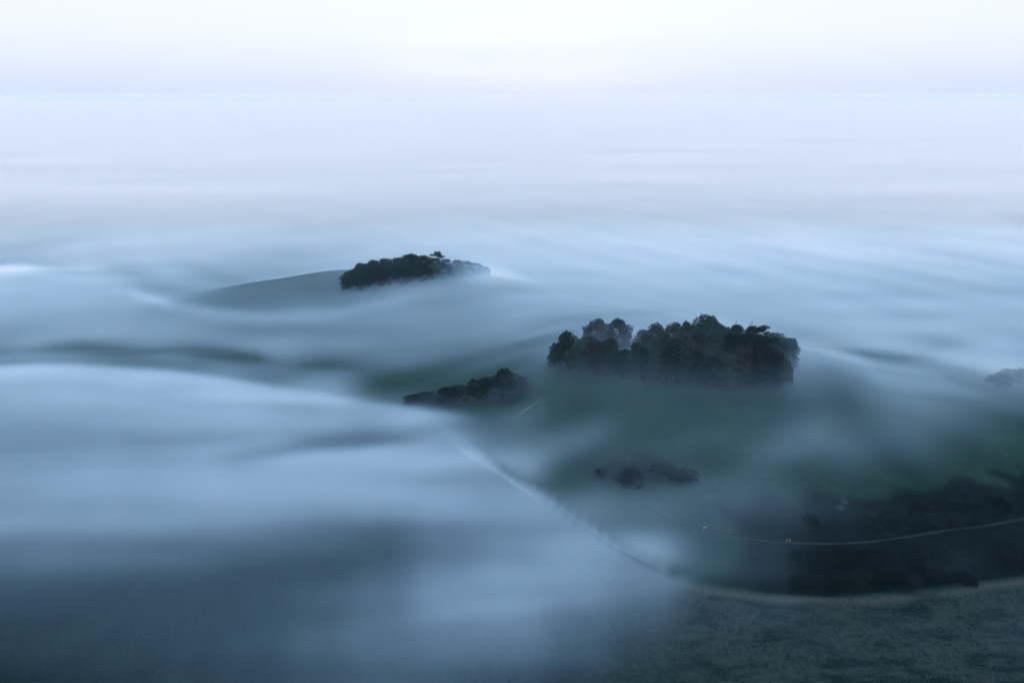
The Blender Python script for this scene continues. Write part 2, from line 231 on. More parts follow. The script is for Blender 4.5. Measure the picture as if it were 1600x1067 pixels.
FAR_CLUMP = {'back': [(-114.1, 509.1, 15.1, 14.1, 'r'), (-106.5, 513.1, 16.7, 15.5, 'r'), (-98.4, 517.7, 16.8, 15.6, 'd'), (-89.6, 522.2, 16.9, 11.8, 'n'),
          (-80.5, 525.2, 19.5, 19.7, 'd'), (-69.3, 528.5, 17.6, 14.6, 'd'), (-59.5, 532.8, 19.8, 14.7, 'p'), (-53.3, 537.5, 14.2, 12.1, 'r'),
          (-46.0, 542.6, 13.3, 14.9, 'r'), (-38.1, 549.6, 12.9, 13.8, 'r'), (-29.5, 557.8, 11.0, 12.6, 'r'), (-23.2, 559.6, 8.3, 9.8, 'r')],
 'front': [(-122.8, 498.9, 13.4, 12.6, 'r'), (-116.3, 500.4, 16.8, 15.1, 'r'), (-108.5, 502.6, 18.4, 16.5, 'r'), (-100.8, 505.3, 18.0, 15.3, 'r'),
           (-93.1, 509.3, 17.1, 14.1, 'r'), (-86.3, 513.0, 16.2, 14.2, 'r'), (-78.9, 516.6, 15.3, 15.6, 'r'), (-70.3, 520.1, 14.4, 15.7, 'r'),
           (-61.7, 524.0, 13.9, 15.8, 'r'), (-53.0, 527.8, 13.0, 14.6, 'r'), (-44.2, 533.4, 11.6, 13.4, 'r'), (-36.5, 540.3, 10.1, 13.5, 'r'),
           (-29.6, 547.7, 8.1, 12.4, 'r')]}
SHRUBS = {'belt': [(136.4, 180.5, 2.2, 4.4, 'b'), (110.5, 187.3, 2.2, 5.0, 'b'), (108.0, 181.0, 1.6, 3.0, 'b'), (107.3, 176.2, 3.2, 9.5, 'b'),
          (100.1, 180.1, 2.3, 5.3, 'b'), (89.7, 177.9, 2.5, 4.4, 'b'), (165.8, 188.4, 2.5, 6.6, 'b'), (103.0, 175.6, 4.8, 7.7, 'b'),
          (104.8, 186.0, 1.9, 4.2, 'b'), (133.3, 181.9, 2.5, 6.5, 'b'), (110.9, 179.1, 3.3, 5.2, 'b'), (91.3, 175.3, 1.5, 2.8, 'b'),
          (119.0, 181.0, 4.4, 9.9, 'b'), (93.3, 187.1, 2.9, 5.7, 'b'), (98.9, 184.8, 4.5, 7.5, 'b'), (128.2, 178.7, 1.7, 4.5, 'b'),
          (117.9, 184.3, 4.7, 5.3, 'b'), (114.9, 180.2, 2.9, 4.8, 'b'), (133.1, 185.3, 3.5, 6.1, 'b'), (135.4, 180.8, 4.3, 5.5, 'b'),
          (91.7, 175.1, 3.7, 8.5, 'b'), (116.9, 184.9, 3.6, 12.4, 'b'), (136.3, 179.8, 3.3, 4.8, 'b'), (136.4, 169.0, 2.6, 5.4, 'b'),
          (98.1, 177.1, 2.7, 7.7, 'b'), (139.6, 188.6, 4.4, 9.5, 'b')],
 'hollow': [(44.6, 224.6, 1.4, 6.4, 'b'), (41.8, 219.1, 1.1, 3.0, 'b'), (60.6, 220.6, 2.1, 6.5, 'b'), (44.1, 225.4, 1.3, 4.9, 'b'),
            (53.8, 224.3, 2.0, 3.6, 'b'), (61.0, 220.9, 1.7, 12.9, 'b'), (42.7, 218.4, 2.0, 3.9, 'b'), (51.4, 224.1, 1.2, 5.7, 'b'),
            (45.1, 224.5, 1.3, 5.1, 'b'), (33.7, 225.6, 2.1, 5.1, 'b'), (46.0, 216.9, 1.0, 2.4, 'b'), (42.0, 221.6, 2.9, 4.7, 'b'),
            (44.3, 221.6, 1.1, 3.1, 'b'), (46.0, 218.0, 1.3, 4.7, 'b'), (45.6, 223.1, 2.9, 7.6, 'b'), (46.5, 221.4, 1.8, 4.6, 'b'),
            (56.3, 224.8, 1.2, 4.1, 'b'), (42.4, 220.5, 2.2, 6.6, 'b')],
 'terrace': [(130.2, 205.7, 2.6, 5.7, 'b'), (129.3, 197.8, 1.5, 4.3, 'b'), (133.8, 208.2, 1.6, 6.0, 'b'), (147.5, 212.0, 2.6, 4.7, 'b'),
             (168.6, 213.9, 2.7, 4.3, 'b'), (183.4, 212.7, 1.6, 4.4, 'b'), (103.7, 200.6, 1.3, 4.4, 'b'), (125.1, 202.7, 2.0, 5.9, 'b'),
             (163.3, 206.9, 2.7, 4.4, 'b'), (178.3, 214.9, 3.0, 5.4, 'b'), (150.2, 211.5, 1.7, 3.9, 'b'), (158.0, 207.6, 1.6, 7.2, 'b'),
             (150.0, 206.3, 2.5, 7.6, 'b'), (177.6, 217.7, 0.8, 3.0, 'b'), (156.8, 213.4, 1.2, 3.0, 'b'), (142.9, 209.2, 1.4, 2.1, 'b'),
             (187.6, 216.9, 1.3, 2.0, 'b'), (162.2, 215.8, 1.4, 4.4, 'b'), (103.4, 202.0, 2.1, 5.4, 'b'), (161.0, 209.9, 1.4, 2.3, 'b'),
             (126.1, 202.6, 2.2, 6.3, 'b'), (136.1, 201.2, 1.9, 3.4, 'b')],
 'thicket': [(-19.0, 298.0, 4.1, 5.9, 'b'), (-19.3, 309.4, 2.9, 4.3, 'b'), (-45.4, 295.4, 3.4, 12.5, 'b'), (5.9, 293.3, 1.9, 3.2, 'b'),
             (-13.3, 289.1, 1.9, 3.0, 'b'), (-32.2, 291.3, 2.9, 5.9, 'b'), (-3.2, 305.7, 3.2, 4.1, 'b'), (-29.2, 307.9, 2.6, 3.5, 'b'),
             (-25.1, 295.3, 2.1, 4.1, 'b'), (-13.6, 296.5, 6.7, 5.6, 'b'), (-31.3, 296.5, 6.4, 7.0, 'b'), (-15.0, 303.4, 2.6, 5.7, 'b'),
             (-18.5, 305.8, 5.0, 5.5, 'b'), (-28.1, 306.4, 1.9, 3.0, 'b'), (-12.7, 308.0, 2.4, 4.6, 'b'), (-27.1, 298.9, 2.5, 8.9, 'b'),
             (-19.5, 300.9, 3.4, 5.3, 'b'), (-4.2, 287.8, 2.1, 4.5, 'b'), (-3.2, 304.1, 6.3, 9.2, 'b'), (-27.5, 295.2, 5.5, 8.2, 'b'),
             (-7.5, 298.5, 4.8, 8.8, 'b'), (-0.2, 293.4, 4.9, 6.3, 'b'), (-41.9, 302.1, 2.4, 7.2, 'b'), (3.4, 292.3, 2.4, 5.9, 'b'),
             (0.1, 292.8, 4.3, 11.0, 'b'), (-37.5, 295.9, 1.6, 4.6, 'b'), (1.0, 303.0, 2.4, 7.4, 'b'), (-7.5, 291.0, 2.1, 3.6, 'b'),
             (4.8, 296.9, 2.8, 4.2, 'b'), (-21.2, 288.6, 2.5, 3.5, 'b'), (-24.8, 304.6, 2.7, 8.2, 'b'), (-14.9, 293.0, 5.1, 11.9, 'b'),
             (-11.5, 304.9, 4.4, 8.9, 'b'), (-6.6, 302.9, 3.4, 4.2, 'b'), (-45.7, 297.7, 4.1, 5.7, 'b'), (-4.9, 296.5, 1.7, 5.9, 'b'),
             (0.0, 291.4, 2.7, 4.5, 'b'), (-3.1, 304.9, 3.3, 10.5, 'b')]}
LONE = [(256.9, 319.1, 8.4, 14.3, 'r'), (245.5, 316.8, 6.3, 11.0, 'r')]
SHEEP = [(65.8, 198.4), (92.7, 194.0), (93.8, 194.1)]
PALE_SPOTS = [(62.1, 215.6), (70.1, 211.1), (32.2, 216.8), (116.6, 207.9), (119.0, 210.4), (44.5, 230.4)]
FOG_STREAK = 0.55
FOG_CRESTS = [([(-251.6, 310.7), (-227.2, 311.9), (-206.8, 314.3), (-177.8, 318.5), (-152.0, 317.6), (-129.4, 316.6), (-96.1, 312.1), (-60.3, 292.0), (-34.2, 274.2),
   (-5.5, 264.1)],
  0.42, 22.0, 3.5, 0.0),
 ([(-124.7, 233.2), (-101.3, 237.4), (-77.1, 241.8), (-52.2, 246.4), (-31.2, 246.2), (-17.9, 241.1)], 0.32, 14.0, 3.0, 0.03),
 ([(-307.5, 536.0), (-251.8, 485.2), (-212.1, 468.9), (-172.5, 460.5), (-128.8, 467.8), (-85.3, 485.2), (-49.1, 505.3)], 0.24, 8.0, 5.0, 0.05),
 ([(-26.4, 251.2), (-9.8, 229.8), (2.3, 215.6), (15.3, 199.7), (32.2, 179.4), (47.7, 167.5)], 0.11, 22.0, 3.5, 0.08),
 ([(66.9, 213.3), (90.2, 222.6), (113.2, 233.7), (137.3, 249.1)], 0.16, 7.0, 7.0, 0.0)]
FOG_CLEARINGS = [(-200.0, 528.0, 95.0, 34.0, 0.9), (-110.0, 560.0, 60.0, 34.0, 0.85)]
FOG_POOLS = [(46.4, 308.0, 13.9, 14, 0.24, 24), (83.6, 296.7, 32.8, 12, 0.1, 20), (119.0, 275.6, 11.2, 20, 0.2, 16), (156.6, 313.7, 12.7, 20, 0.1, 14),
 (256.7, 321.1, 22.9, 30, 0.5, 34), (70.6, 278.7, 48.0, 40, 0.1, 20), (47.9, 224.1, 19.2, 18, 0.06, 8), (94.0, 219.6, 14.1, 14, 0.0, 8),
 (-33.6, 535.8, 31.0, 25, 0.35, 20), (-68.0, 499.6, 34.0, 14, 0.15, 12), (-51.1, 530.0, 30.7, 12, 0.12, 14)]


# ---------------------------------------------------------------- helpers
def sstep(t):
    t = np.clip(t, 0, 1)
    return t * t * (3 - 2 * t)

EDGE_X = np.array([-60, -26.5, -9.8, 2.3, 15.3, 32.2, 47.8, 60.0, 74.4, 93.4, 112.8, 129.0, 142.1, 155.3, 177.8, 260.0])
EDGE_Y = np.array([268, 252.3, 230.6, 216.4, 200.4, 180.0, 168.0, 163.7, 161.8, 162.3, 163.7, 165.6, 168.3, 170.7, 174.5, 185.0])

def ground_height(x, y):
    """Rolling chalk downland, heights in metres."""
    z = 8 + 32 * sstep((520 - y) / 330)
    r = np.sqrt(((x - 82) / 108) ** 2 + ((y - 318) / np.where(y > 318, 230.0, 100.0)) ** 2)
    z = z + 31 * np.exp(-r ** 2.6)                                     # hill under the near clump
    z = z + 34 * np.exp(-(((x + 88) / 120) ** 2 + ((y - 545) / 80) ** 2))      # far clump's hill
    z = z + 20 * np.exp(-(((x + 215) / 110) ** 2 + ((y - 505) / 55) ** 2))     # its western shoulder
    z = z + 22 * np.exp(-(((x + 250) / 130) ** 2 + ((y - 330) / 80) ** 2))     # western ridge
    z = z + 26 * np.exp(-(((x + 420) / 120) ** 2 + ((y - 570) / 80) ** 2))     # far western ridge
    z = z + 10 * np.exp(-(((x - 260) / 90) ** 2 + ((y - 330) / 90) ** 2))
    d = y - np.interp(x, EDGE_X, EDGE_Y)                               # bank and hollow beyond the field's brow
    z = z - (9 * sstep((x + 40) / 70) * sstep(d / 13) + 0.0) * (1 - sstep((d - 16) / 75))
    z = z + 1.1 * np.sin(x / 31 + 0.7) * np.sin(y / 27 + 1.1) + 0.5 * np.sin(x / 13 + y / 17)
    return z

def tag(o, label=None, cat=None, group=None, kind=None):
    if label: o['label'] = label
    if cat: o['category'] = cat
    if group: o['group'] = group
    if kind: o['kind'] = kind
    return o

def mesh(name, verts, faces, mat=None, smooth=False):
    me = bpy.data.meshes.new(name)
    v = np.asarray(verts, np.float32)
    f = np.asarray(faces, np.int32)
    n, k = f.shape
    me.vertices.add(len(v)); me.vertices.foreach_set('co', v.ravel())
    me.loops.add(n * k); me.loops.foreach_set('vertex_index', f.ravel())
    me.polygons.add(n); me.polygons.foreach_set('loop_start', np.arange(0, n * k, k, dtype=np.int32))
    me.update(calc_edges=True)
    me.polygons.foreach_set('use_smooth', np.full(n, smooth, dtype=bool))
    if mat: me.materials.append(mat)
    return me

def link(name, me, parent=None):
    o = bpy.data.objects.new(name, me)
    col.objects.link(o)
    o.parent = parent
    return o

def new_mat(name):
    m = bpy.data.materials.new(name)
    m.use_nodes = True
    nt = m.node_tree
    nt.nodes.clear()
    out = nt.nodes.new('ShaderNodeOutputMaterial')
    return m, nt, out

def N(nt, typ, **kw):
    n = nt.nodes.new(typ)
    for k, v in kw.items():
        if k in n.inputs: n.inputs[k].default_value = v
        else: setattr(n, k, v)
    return n

def smooth_noise(xs, ys, sx, sy, seed, ang=0.0):
    """Bilinear value noise on arrays of positions, cells sx by sy metres, turned by ang."""
    r = np.random.RandomState(seed)
    tab = r.rand(64, 64)
    c, s = math.cos(ang), math.sin(ang)
    u = (xs * c + ys * s) / sx
    v = (-xs * s + ys * c) / sy
    iu, iv = np.floor(u).astype(int), np.floor(v).astype(int)
    fu, fv = sstep(u - iu), sstep(v - iv)
    g = lambda a, b: tab[a % 64, b % 64]
    return ((g(iu, iv) * (1 - fu) + g(iu + 1, iv) * fu) * (1 - fv)
            + (g(iu, iv + 1) * (1 - fu) + g(iu + 1, iv + 1) * fu) * fv)

def in_polygon(x, y, poly):
    inside = np.zeros(x.shape, bool)
    for (x0, y0), (x1, y1) in zip(poly, poly[1:] + poly[:1]):
        c = (y0 > y) != (y1 > y)
        inside ^= c & (x < (x1 - x0) * (y - y0) / (y1 - y0 + 1e-9) + x0)
    return inside

# ---------------------------------------------------------------- materials
def leaf_material(name, dark, light, scale=0.35):
    m, nt, out = new_mat(name)
    b = N(nt, 'ShaderNodeBsdfPrincipled', Roughness=0.8)
    b.inputs['Specular IOR Level'].default_value = 0.0
    g = N(nt, 'ShaderNodeNewGeometry')
    nz = N(nt, 'ShaderNodeTexNoise', Scale=scale, Detail=3.0)
    oi = N(nt, 'ShaderNodeObjectInfo')
    ramp = N(nt, 'ShaderNodeMix', data_type='RGBA')
    ramp.inputs['A'].default_value = (*dark, 1)
    ramp.inputs['B'].default_value = (*light, 1)
    add = N(nt, 'ShaderNodeMath', operation='MULTIPLY_ADD')
    add.inputs[1].default_value = 0.5
    mul = N(nt, 'ShaderNodeMath', operation='MULTIPLY')
    nt.links.new(g.outputs['Position'], nz.inputs['Vector'])
    nt.links.new(g.outputs['Random Per Island'], add.inputs[0])
    nt.links.new(nz.outputs['Fac'], mul.inputs[0])
    mul.inputs[1].default_value = 0.8
    nt.links.new(mul.outputs[0], add.inputs[2])
    nt.links.new(add.outputs[0], ramp.inputs['Factor'])
    hsv = N(nt, 'ShaderNodeHueSaturation')
    mr = N(nt, 'ShaderNodeMapRange')
    mr.inputs['To Min'].default_value = 0.5
    mr.inputs['To Max'].default_value = 1.8
    nt.links.new(oi.outputs['Random'], mr.inputs['Value'])
    nt.links.new(mr.outputs['Result'], hsv.inputs['Value'])
    nt.links.new(ramp.outputs['Result'], hsv.inputs['Color'])
    nt.links.new(hsv.outputs['Color'], b.inputs['Base Color'])
    nt.links.new(b.outputs[0], out.inputs['Surface'])
    return m

def plain_material(name, c0, c1, scale, rough=0.9):
    m, nt, out = new_mat(name)
    b = N(nt, 'ShaderNodeBsdfPrincipled', Roughness=rough)
    b.inputs['Specular IOR Level'].default_value = 0.0
    g = N(nt, 'ShaderNodeNewGeometry')
    nz = N(nt, 'ShaderNodeTexNoise', Scale=scale, Detail=6.0)
    mx = N(nt, 'ShaderNodeMix', data_type='RGBA')
    mx.inputs['A'].default_value = (*c0, 1)
    mx.inputs['B'].default_value = (*c1, 1)
    nt.links.new(g.outputs['Position'], nz.inputs['Vector'])
    nt.links.new(nz.outputs['Fac'], mx.inputs['Factor'])
    nt.links.new(mx.outputs['Result'], b.inputs['Base Color'])
    nt.links.new(b.outputs[0], out.inputs['Surface'])
    return m

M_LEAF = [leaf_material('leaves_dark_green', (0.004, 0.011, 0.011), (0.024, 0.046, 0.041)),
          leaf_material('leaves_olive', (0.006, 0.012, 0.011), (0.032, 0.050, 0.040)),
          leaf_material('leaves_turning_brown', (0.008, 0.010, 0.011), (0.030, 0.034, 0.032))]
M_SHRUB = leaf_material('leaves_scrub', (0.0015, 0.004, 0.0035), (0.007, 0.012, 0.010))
M_BARK = plain_material('bark', (0.006, 0.006, 0.005), (0.016, 0.014, 0.012), 2.0)
M_CHALK = plain_material('chalk_path', (0.009, 0.014, 0.014), (0.026, 0.034, 0.033), 0.9)
M_CHALK_BARE = plain_material('bare_chalk', (0.035, 0.042, 0.040), (0.11, 0.12, 0.115), 0.9)
M_WOOL = plain_material('wool', (0.13, 0.13, 0.12), (0.20, 0.20, 0.19), 9.0)

def ground_material():
    m, nt, out = new_mat('downland_turf')
    b = N(nt, 'ShaderNodeBsdfPrincipled', Roughness=0.95)
    b.inputs['Specular IOR Level'].default_value = 0.0
    g = N(nt, 'ShaderNodeNewGeometry')
    def noise(scale, detail=5.0, rough=0.6, stretch=None, rot=0.0):
        n = N(nt, 'ShaderNodeTexNoise', Scale=scale, Detail=detail, Roughness=rough)
        if stretch:
            mp = N(nt, 'ShaderNodeMapping')
            mp.inputs['Scale'].default_value = stretch
            mp.inputs['Rotation'].default_value = (0, 0, rot)
            nt.links.new(g.outputs['Position'], mp.inputs['Vector'])
            nt.links.new(mp.outputs['Vector'], n.inputs['Vector'])
        else:
            nt.links.new(g.outputs['Position'], n.inputs['Vector'])
        return n.outputs['Fac']
    def rng(f, lo, hi):
        r = N(nt, 'ShaderNodeMapRange')
        r.inputs['From Min'].default_value = lo
        r.inputs['From Max'].default_value = hi
        nt.links.new(f, r.inputs['Value'])
        return r.outputs['Result']
    def mix(f, a, bb):
        n = N(nt, 'ShaderNodeMix', data_type='RGBA')
        for s, v in (('A', a), ('B', bb)):
            if isinstance(v, tuple): n.inputs[s].default_value = (*v, 1)
            else: nt.links.new(v, n.inputs[s])
        if isinstance(f, float): n.inputs['Factor'].default_value = f
        else: nt.links.new(f, n.inputs['Factor'])
        return n.outputs['Result']
    def att(name):
        return N(nt, 'ShaderNodeAttribute', attribute_name=name).outputs['Fac']
    meadow = mix(rng(noise(0.05, 6), 0.35, 0.65), (0.008, 0.023, 0.018), (0.018, 0.040, 0.029))
    meadow = mix(rng(noise(0.35, 6), 0.4, 0.75), meadow, (0.011, 0.026, 0.021))
    streak = noise(0.085, 6, 0.6, (1.0, 2.8, 1.0), -0.42)
    rough = noise(0.75, 8, 0.75)
    patch = noise(0.22, 6, 0.7)
    dry = mix(rng(rough, 0.40, 0.60), (0.003, 0.009, 0.009), (0.026, 0.040, 0.039))
    field = mix(rng(patch, 0.46, 0.60), dry, (0.022, 0.034, 0.033))
    field = mix(rng(noise(2.4, 5), 0.50, 0.70), field, (0.022, 0.035, 0.034))
    field = mix(rng(streak, 0.47, 0.62), field, (0.005, 0.012, 0.012))
    scrub = mix(rng(noise(0.25, 6), 0.3, 0.7), (0.0015, 0.003, 0.003), (0.004, 0.008, 0.007))
    c = mix(att('scrub'), meadow, scrub)
    fallow = mix(rng(noise(0.12, 6), 0.35, 0.65), (0.003, 0.010, 0.011), (0.007, 0.017, 0.017))
    c = mix(att('fallow'), c, fallow)
    c = mix(att('field'), c, field)
    c = mix(att('verge'), c, (0.048, 0.058, 0.054))
    c = mix(att('bare'), c, (0.055, 0.075, 0.078))
    nt.links.new(c, b.inputs['Base Color'])
    bp = N(nt, 'ShaderNodeBump', Strength=0.5, Distance=0.25)
    nt.links.new(rough, bp.inputs['Height'])
    nt.links.new(bp.outputs['Normal'], b.inputs['Normal'])
    nt.links.new(b.outputs[0], out.inputs['Surface'])
    return m

def fog_material(name, color, density, aniso, absorb=(1, 1, 1)):
    m, nt, out = new_mat(name)
    v = N(nt, 'ShaderNodeVolumePrincipled', Density=density, Anisotropy=aniso)
    v.inputs['Color'].default_value = (*color, 1)
    v.inputs['Absorption Color'].default_value = (*absorb, 1)
    nt.links.new(v.outputs['Volume'], out.inputs['Volume'])
    return m

# ---------------------------------------------------------------- ground: one sheet, fine near, coarse to the horizon
def axis(spans):
    a = [spans[0][0]]
    for lo, hi, step in spans:
        n = max(1, int(round((hi - lo) / step)))
        a += list(np.linspace(lo, hi, n + 1)[1:])
    return np.array(a)

gx = axis([(-20000, -8000, 1500), (-8000, -1200, 400), (-1200, -420, 20), (-420, -150, 5), (-150, 200, 1.0), (200, 480, 5), (480, 1200, 20), (1200, 8000, 400), (8000, 20000, 1500)])
gy = axis([(-280, 90, 20), (90, 290, 1.0), (290, 420, 2.5), (420, 800, 6), (800, 1400, 25), (1400, 9200, 400), (9200, 22000, 1600)])
X, Y = np.meshgrid(gx, gy)
Z = ground_height(X, Y)
nx, ny = len(gx), len(gy)
ii = np.arange(nx * ny).reshape(ny, nx)
faces = np.stack([ii[:-1, :-1], ii[:-1, 1:], ii[1:, 1:], ii[1:, :-1]], -1).reshape(-1, 4)
ground_me = mesh('ground', np.stack([X, Y, Z], -1).reshape(-1, 3), faces, ground_material(), smooth=True)

edge_x, edge_y = EDGE_X, EDGE_Y
wob = (smooth_noise(X, Y, 7, 7, 3) - 0.5) * 3.0
limit = np.interp(X, edge_x, edge_y)
field = sstep((limit + wob * 0.35 - Y) / 1.5 + 0.5) 
fallow = field * (1 - sstep((X - 10) / 60))       # dark fallow to the west
field = field * sstep((X - 5) / 60)
verge = np.exp(-((Y - limit + 1.6) / 1.3) ** 2) * sstep((X - 35) / 30) * (0.15 + 0.85 * smooth_noise(X, Y, 11, 11, 5))
scrub = np.zeros_like(X)
for poly in SCRUB_AREAS:
    wx = X + (smooth_noise(X, Y, 9, 9, 8) - 0.5) * 9
    wy = Y + (smooth_noise(X, Y, 9, 9, 9) - 0.5) * 9
    scrub = np.maximum(scrub, in_polygon(wx, wy, poly).astype(float))
scrub = np.maximum(scrub, sstep((Y - limit - 0.4) / 1.5) * sstep((limit + 26 - Y) / 8) * sstep((X - 66) / 10))
for _ in range(5):
    scrub[1:-1, 1:-1] = (scrub[1:-1, 1:-1] * 2 + scrub[:-2, 1:-1] + scrub[2:, 1:-1] + scrub[1:-1, :-2] + scrub[1:-1, 2:]) / 6
bare = np.zeros_like(X)
for k, (px, py) in enumerate(PALE_SPOTS):
    bare = np.maximum(bare, 0.55 * np.exp(-(((X - px) / 1.3) ** 2 + ((Y - py) / 0.9) ** 2)))
for nm, arr in (('field', field), ('fallow', fallow), ('verge', verge), ('scrub', scrub), ('bare', bare)):
    at = ground_me.attributes.new(nm, 'FLOAT', 'POINT')
    at.data.foreach_set('value', arr.astype(np.float32).ravel())
tag(link('ground', ground_me), kind='structure')

# ---------------------------------------------------------------- footpaths
def resample(pts, step):
    p = np.array(pts, float)
    # Catmull-Rom through the surveyed points
    q = np.vstack([2 * p[0] - p[1], p, 2 * p[-1] - p[-2]])
    out = []
    for i in range(1, len(q) - 2):
        n = max(2, int(np.hypot(*(q[i + 1] - q[i])) / step))
        for t in np.arange(n) / n:
            a, b, c, d = q[i - 1], q[i], q[i + 1], q[i + 2]
            out.append(0.5 * (2 * b + (c - a) * t + (2 * a - 5 * b + 4 * c - d) * t * t + (3 * b - a - 3 * c + d) * t ** 3))
    out.append(p[-1])
    return np.array(out)

def path_ribbon(pts, width, seed, mat):
    r = np.random.RandomState(seed)
    p = resample(pts, 1.0)
    t = np.gradient(p, axis=0)
    t /= np.linalg.norm(t, axis=1)[:, None] + 1e-9
    nrm = np.stack([-t[:, 1], t[:, 0]], 1)
    w = width * (0.35 + 1.2 * r.rand(len(p)))
    w = np.convolve(np.pad(w, 2, mode='edge'), np.ones(5) / 5, 'valid')
    w = w * np.clip(np.minimum(np.arange(len(p)), np.arange(len(p))[::-1]) / 9.0, 0.12, 1)
    rows = []
    for s, dz in ((-0.5, -0.10), (-0.42, 0.06), (-0.15, 0.045), (0.15, 0.045), (0.42, 0.06), (0.5, -0.10)):
        q = p + nrm * (w * s)[:, None] + nrm * (r.rand(len(p), 1) - 0.5) * 0.12
        rows.append(np.column_stack([q, ground_height(q[:, 0], q[:, 1]) + dz]))
    v = np.stack(rows, 1)
    n, k = v.shape[:2]
    idx = np.arange(n * k).reshape(n, k)
    f = np.stack([idx[:-1, :-1], idx[:-1, 1:], idx[1:, 1:], idx[1:, :-1]], -1).reshape(-1, 4)
    return mesh('footpath', v.reshape(-1, 3), f, mat, smooth=True)

for pts, wd, sd, mat in zip(PATHS, (0.9, 2.2, 1.3, 1.5), (1, 2, 3, 4), (M_CHALK, M_CHALK_BARE, M_CHALK, M_CHALK_BARE)):
    tag(link('footpath', path_ribbon(pts, wd, sd, mat)), kind='structure')

# ---------------------------------------------------------------- trees and shrubs
def tube(p0, p1, r0, r1, sides=7):
    p0, p1 = np.array(p0, float), np.array(p1, float)
    d = p1 - p0
    d /= np.linalg.norm(d) + 1e-9
    a = np.cross(d, (0.3, 0.9, 0.1)); a /= np.linalg.norm(a)
    b = np.cross(d, a)
    ang = np.linspace(0, 2 * math.pi, sides, endpoint=False)
    ring = np.cos(ang)[:, None] * a + np.sin(ang)[:, None] * b
    v = np.vstack([p0 + ring * r0, p1 + ring * r1])
    f = [(i, (i + 1) % sides, sides + (i + 1) % sides, sides + i) for i in range(sides)]
    return v, np.array(f)

def join(parts):
    vs, fs, k = [], [], 0
    for v, f in parts:
        vs.append(v); fs.append(f + k); k += len(v)
    return np.vstack(vs), np.vstack(fs)

def leaf_cloud(lobes, per_area, size, seed):
    """Leaf sprays, one small bent quad each, spread through the shell of every lobe."""
    r = np.random.RandomState(seed)
    V = []
    for (c, rad) in lobes:
        c, rad = np.array(c), np.array(rad)
        n = int(per_area * (rad[0] * rad[1] + rad[0] * rad[2] + rad[1] * rad[2]))
        d = r.normal(size=(n, 3)); d /= np.linalg.norm(d, axis=1)[:, None]
        lump = 1 + 0.16 * np.sin(d[:, 0] * 7 + seed) * np.sin(d[:, 1] * 6 + 2 * seed) + 0.12 * np.sin(d[:, 2] * 9 + d[:, 0] * 5)
        rr = (0.62 + 0.42 * r.rand(n) ** 0.6) * lump
        p = c + d * rad * rr[:, None]
        nrm = d * 0.9 + r.normal(size=(n, 3)) * 0.65 + (0, 0, 0.25)
        nrm /= np.linalg.norm(nrm, axis=1)[:, None]
        a = np.cross(nrm, r.normal(size=(n, 3))); a /= np.linalg.norm(a, axis=1)[:, None]
        b = np.cross(nrm, a)
        s = size * (0.5 + 0.9 * r.rand(n))[:, None]
        t = size * (0.35 + 0.5 * r.rand(n))[:, None]
        bend = nrm * s * 0.25
        V.append(np.stack([p - a * s, p - b * t + bend, p + a * s, p + b * t + bend], 1))
    V = np.concatenate(V).reshape(-1, 3)
    return V, np.arange(len(V)).reshape(-1, 4)

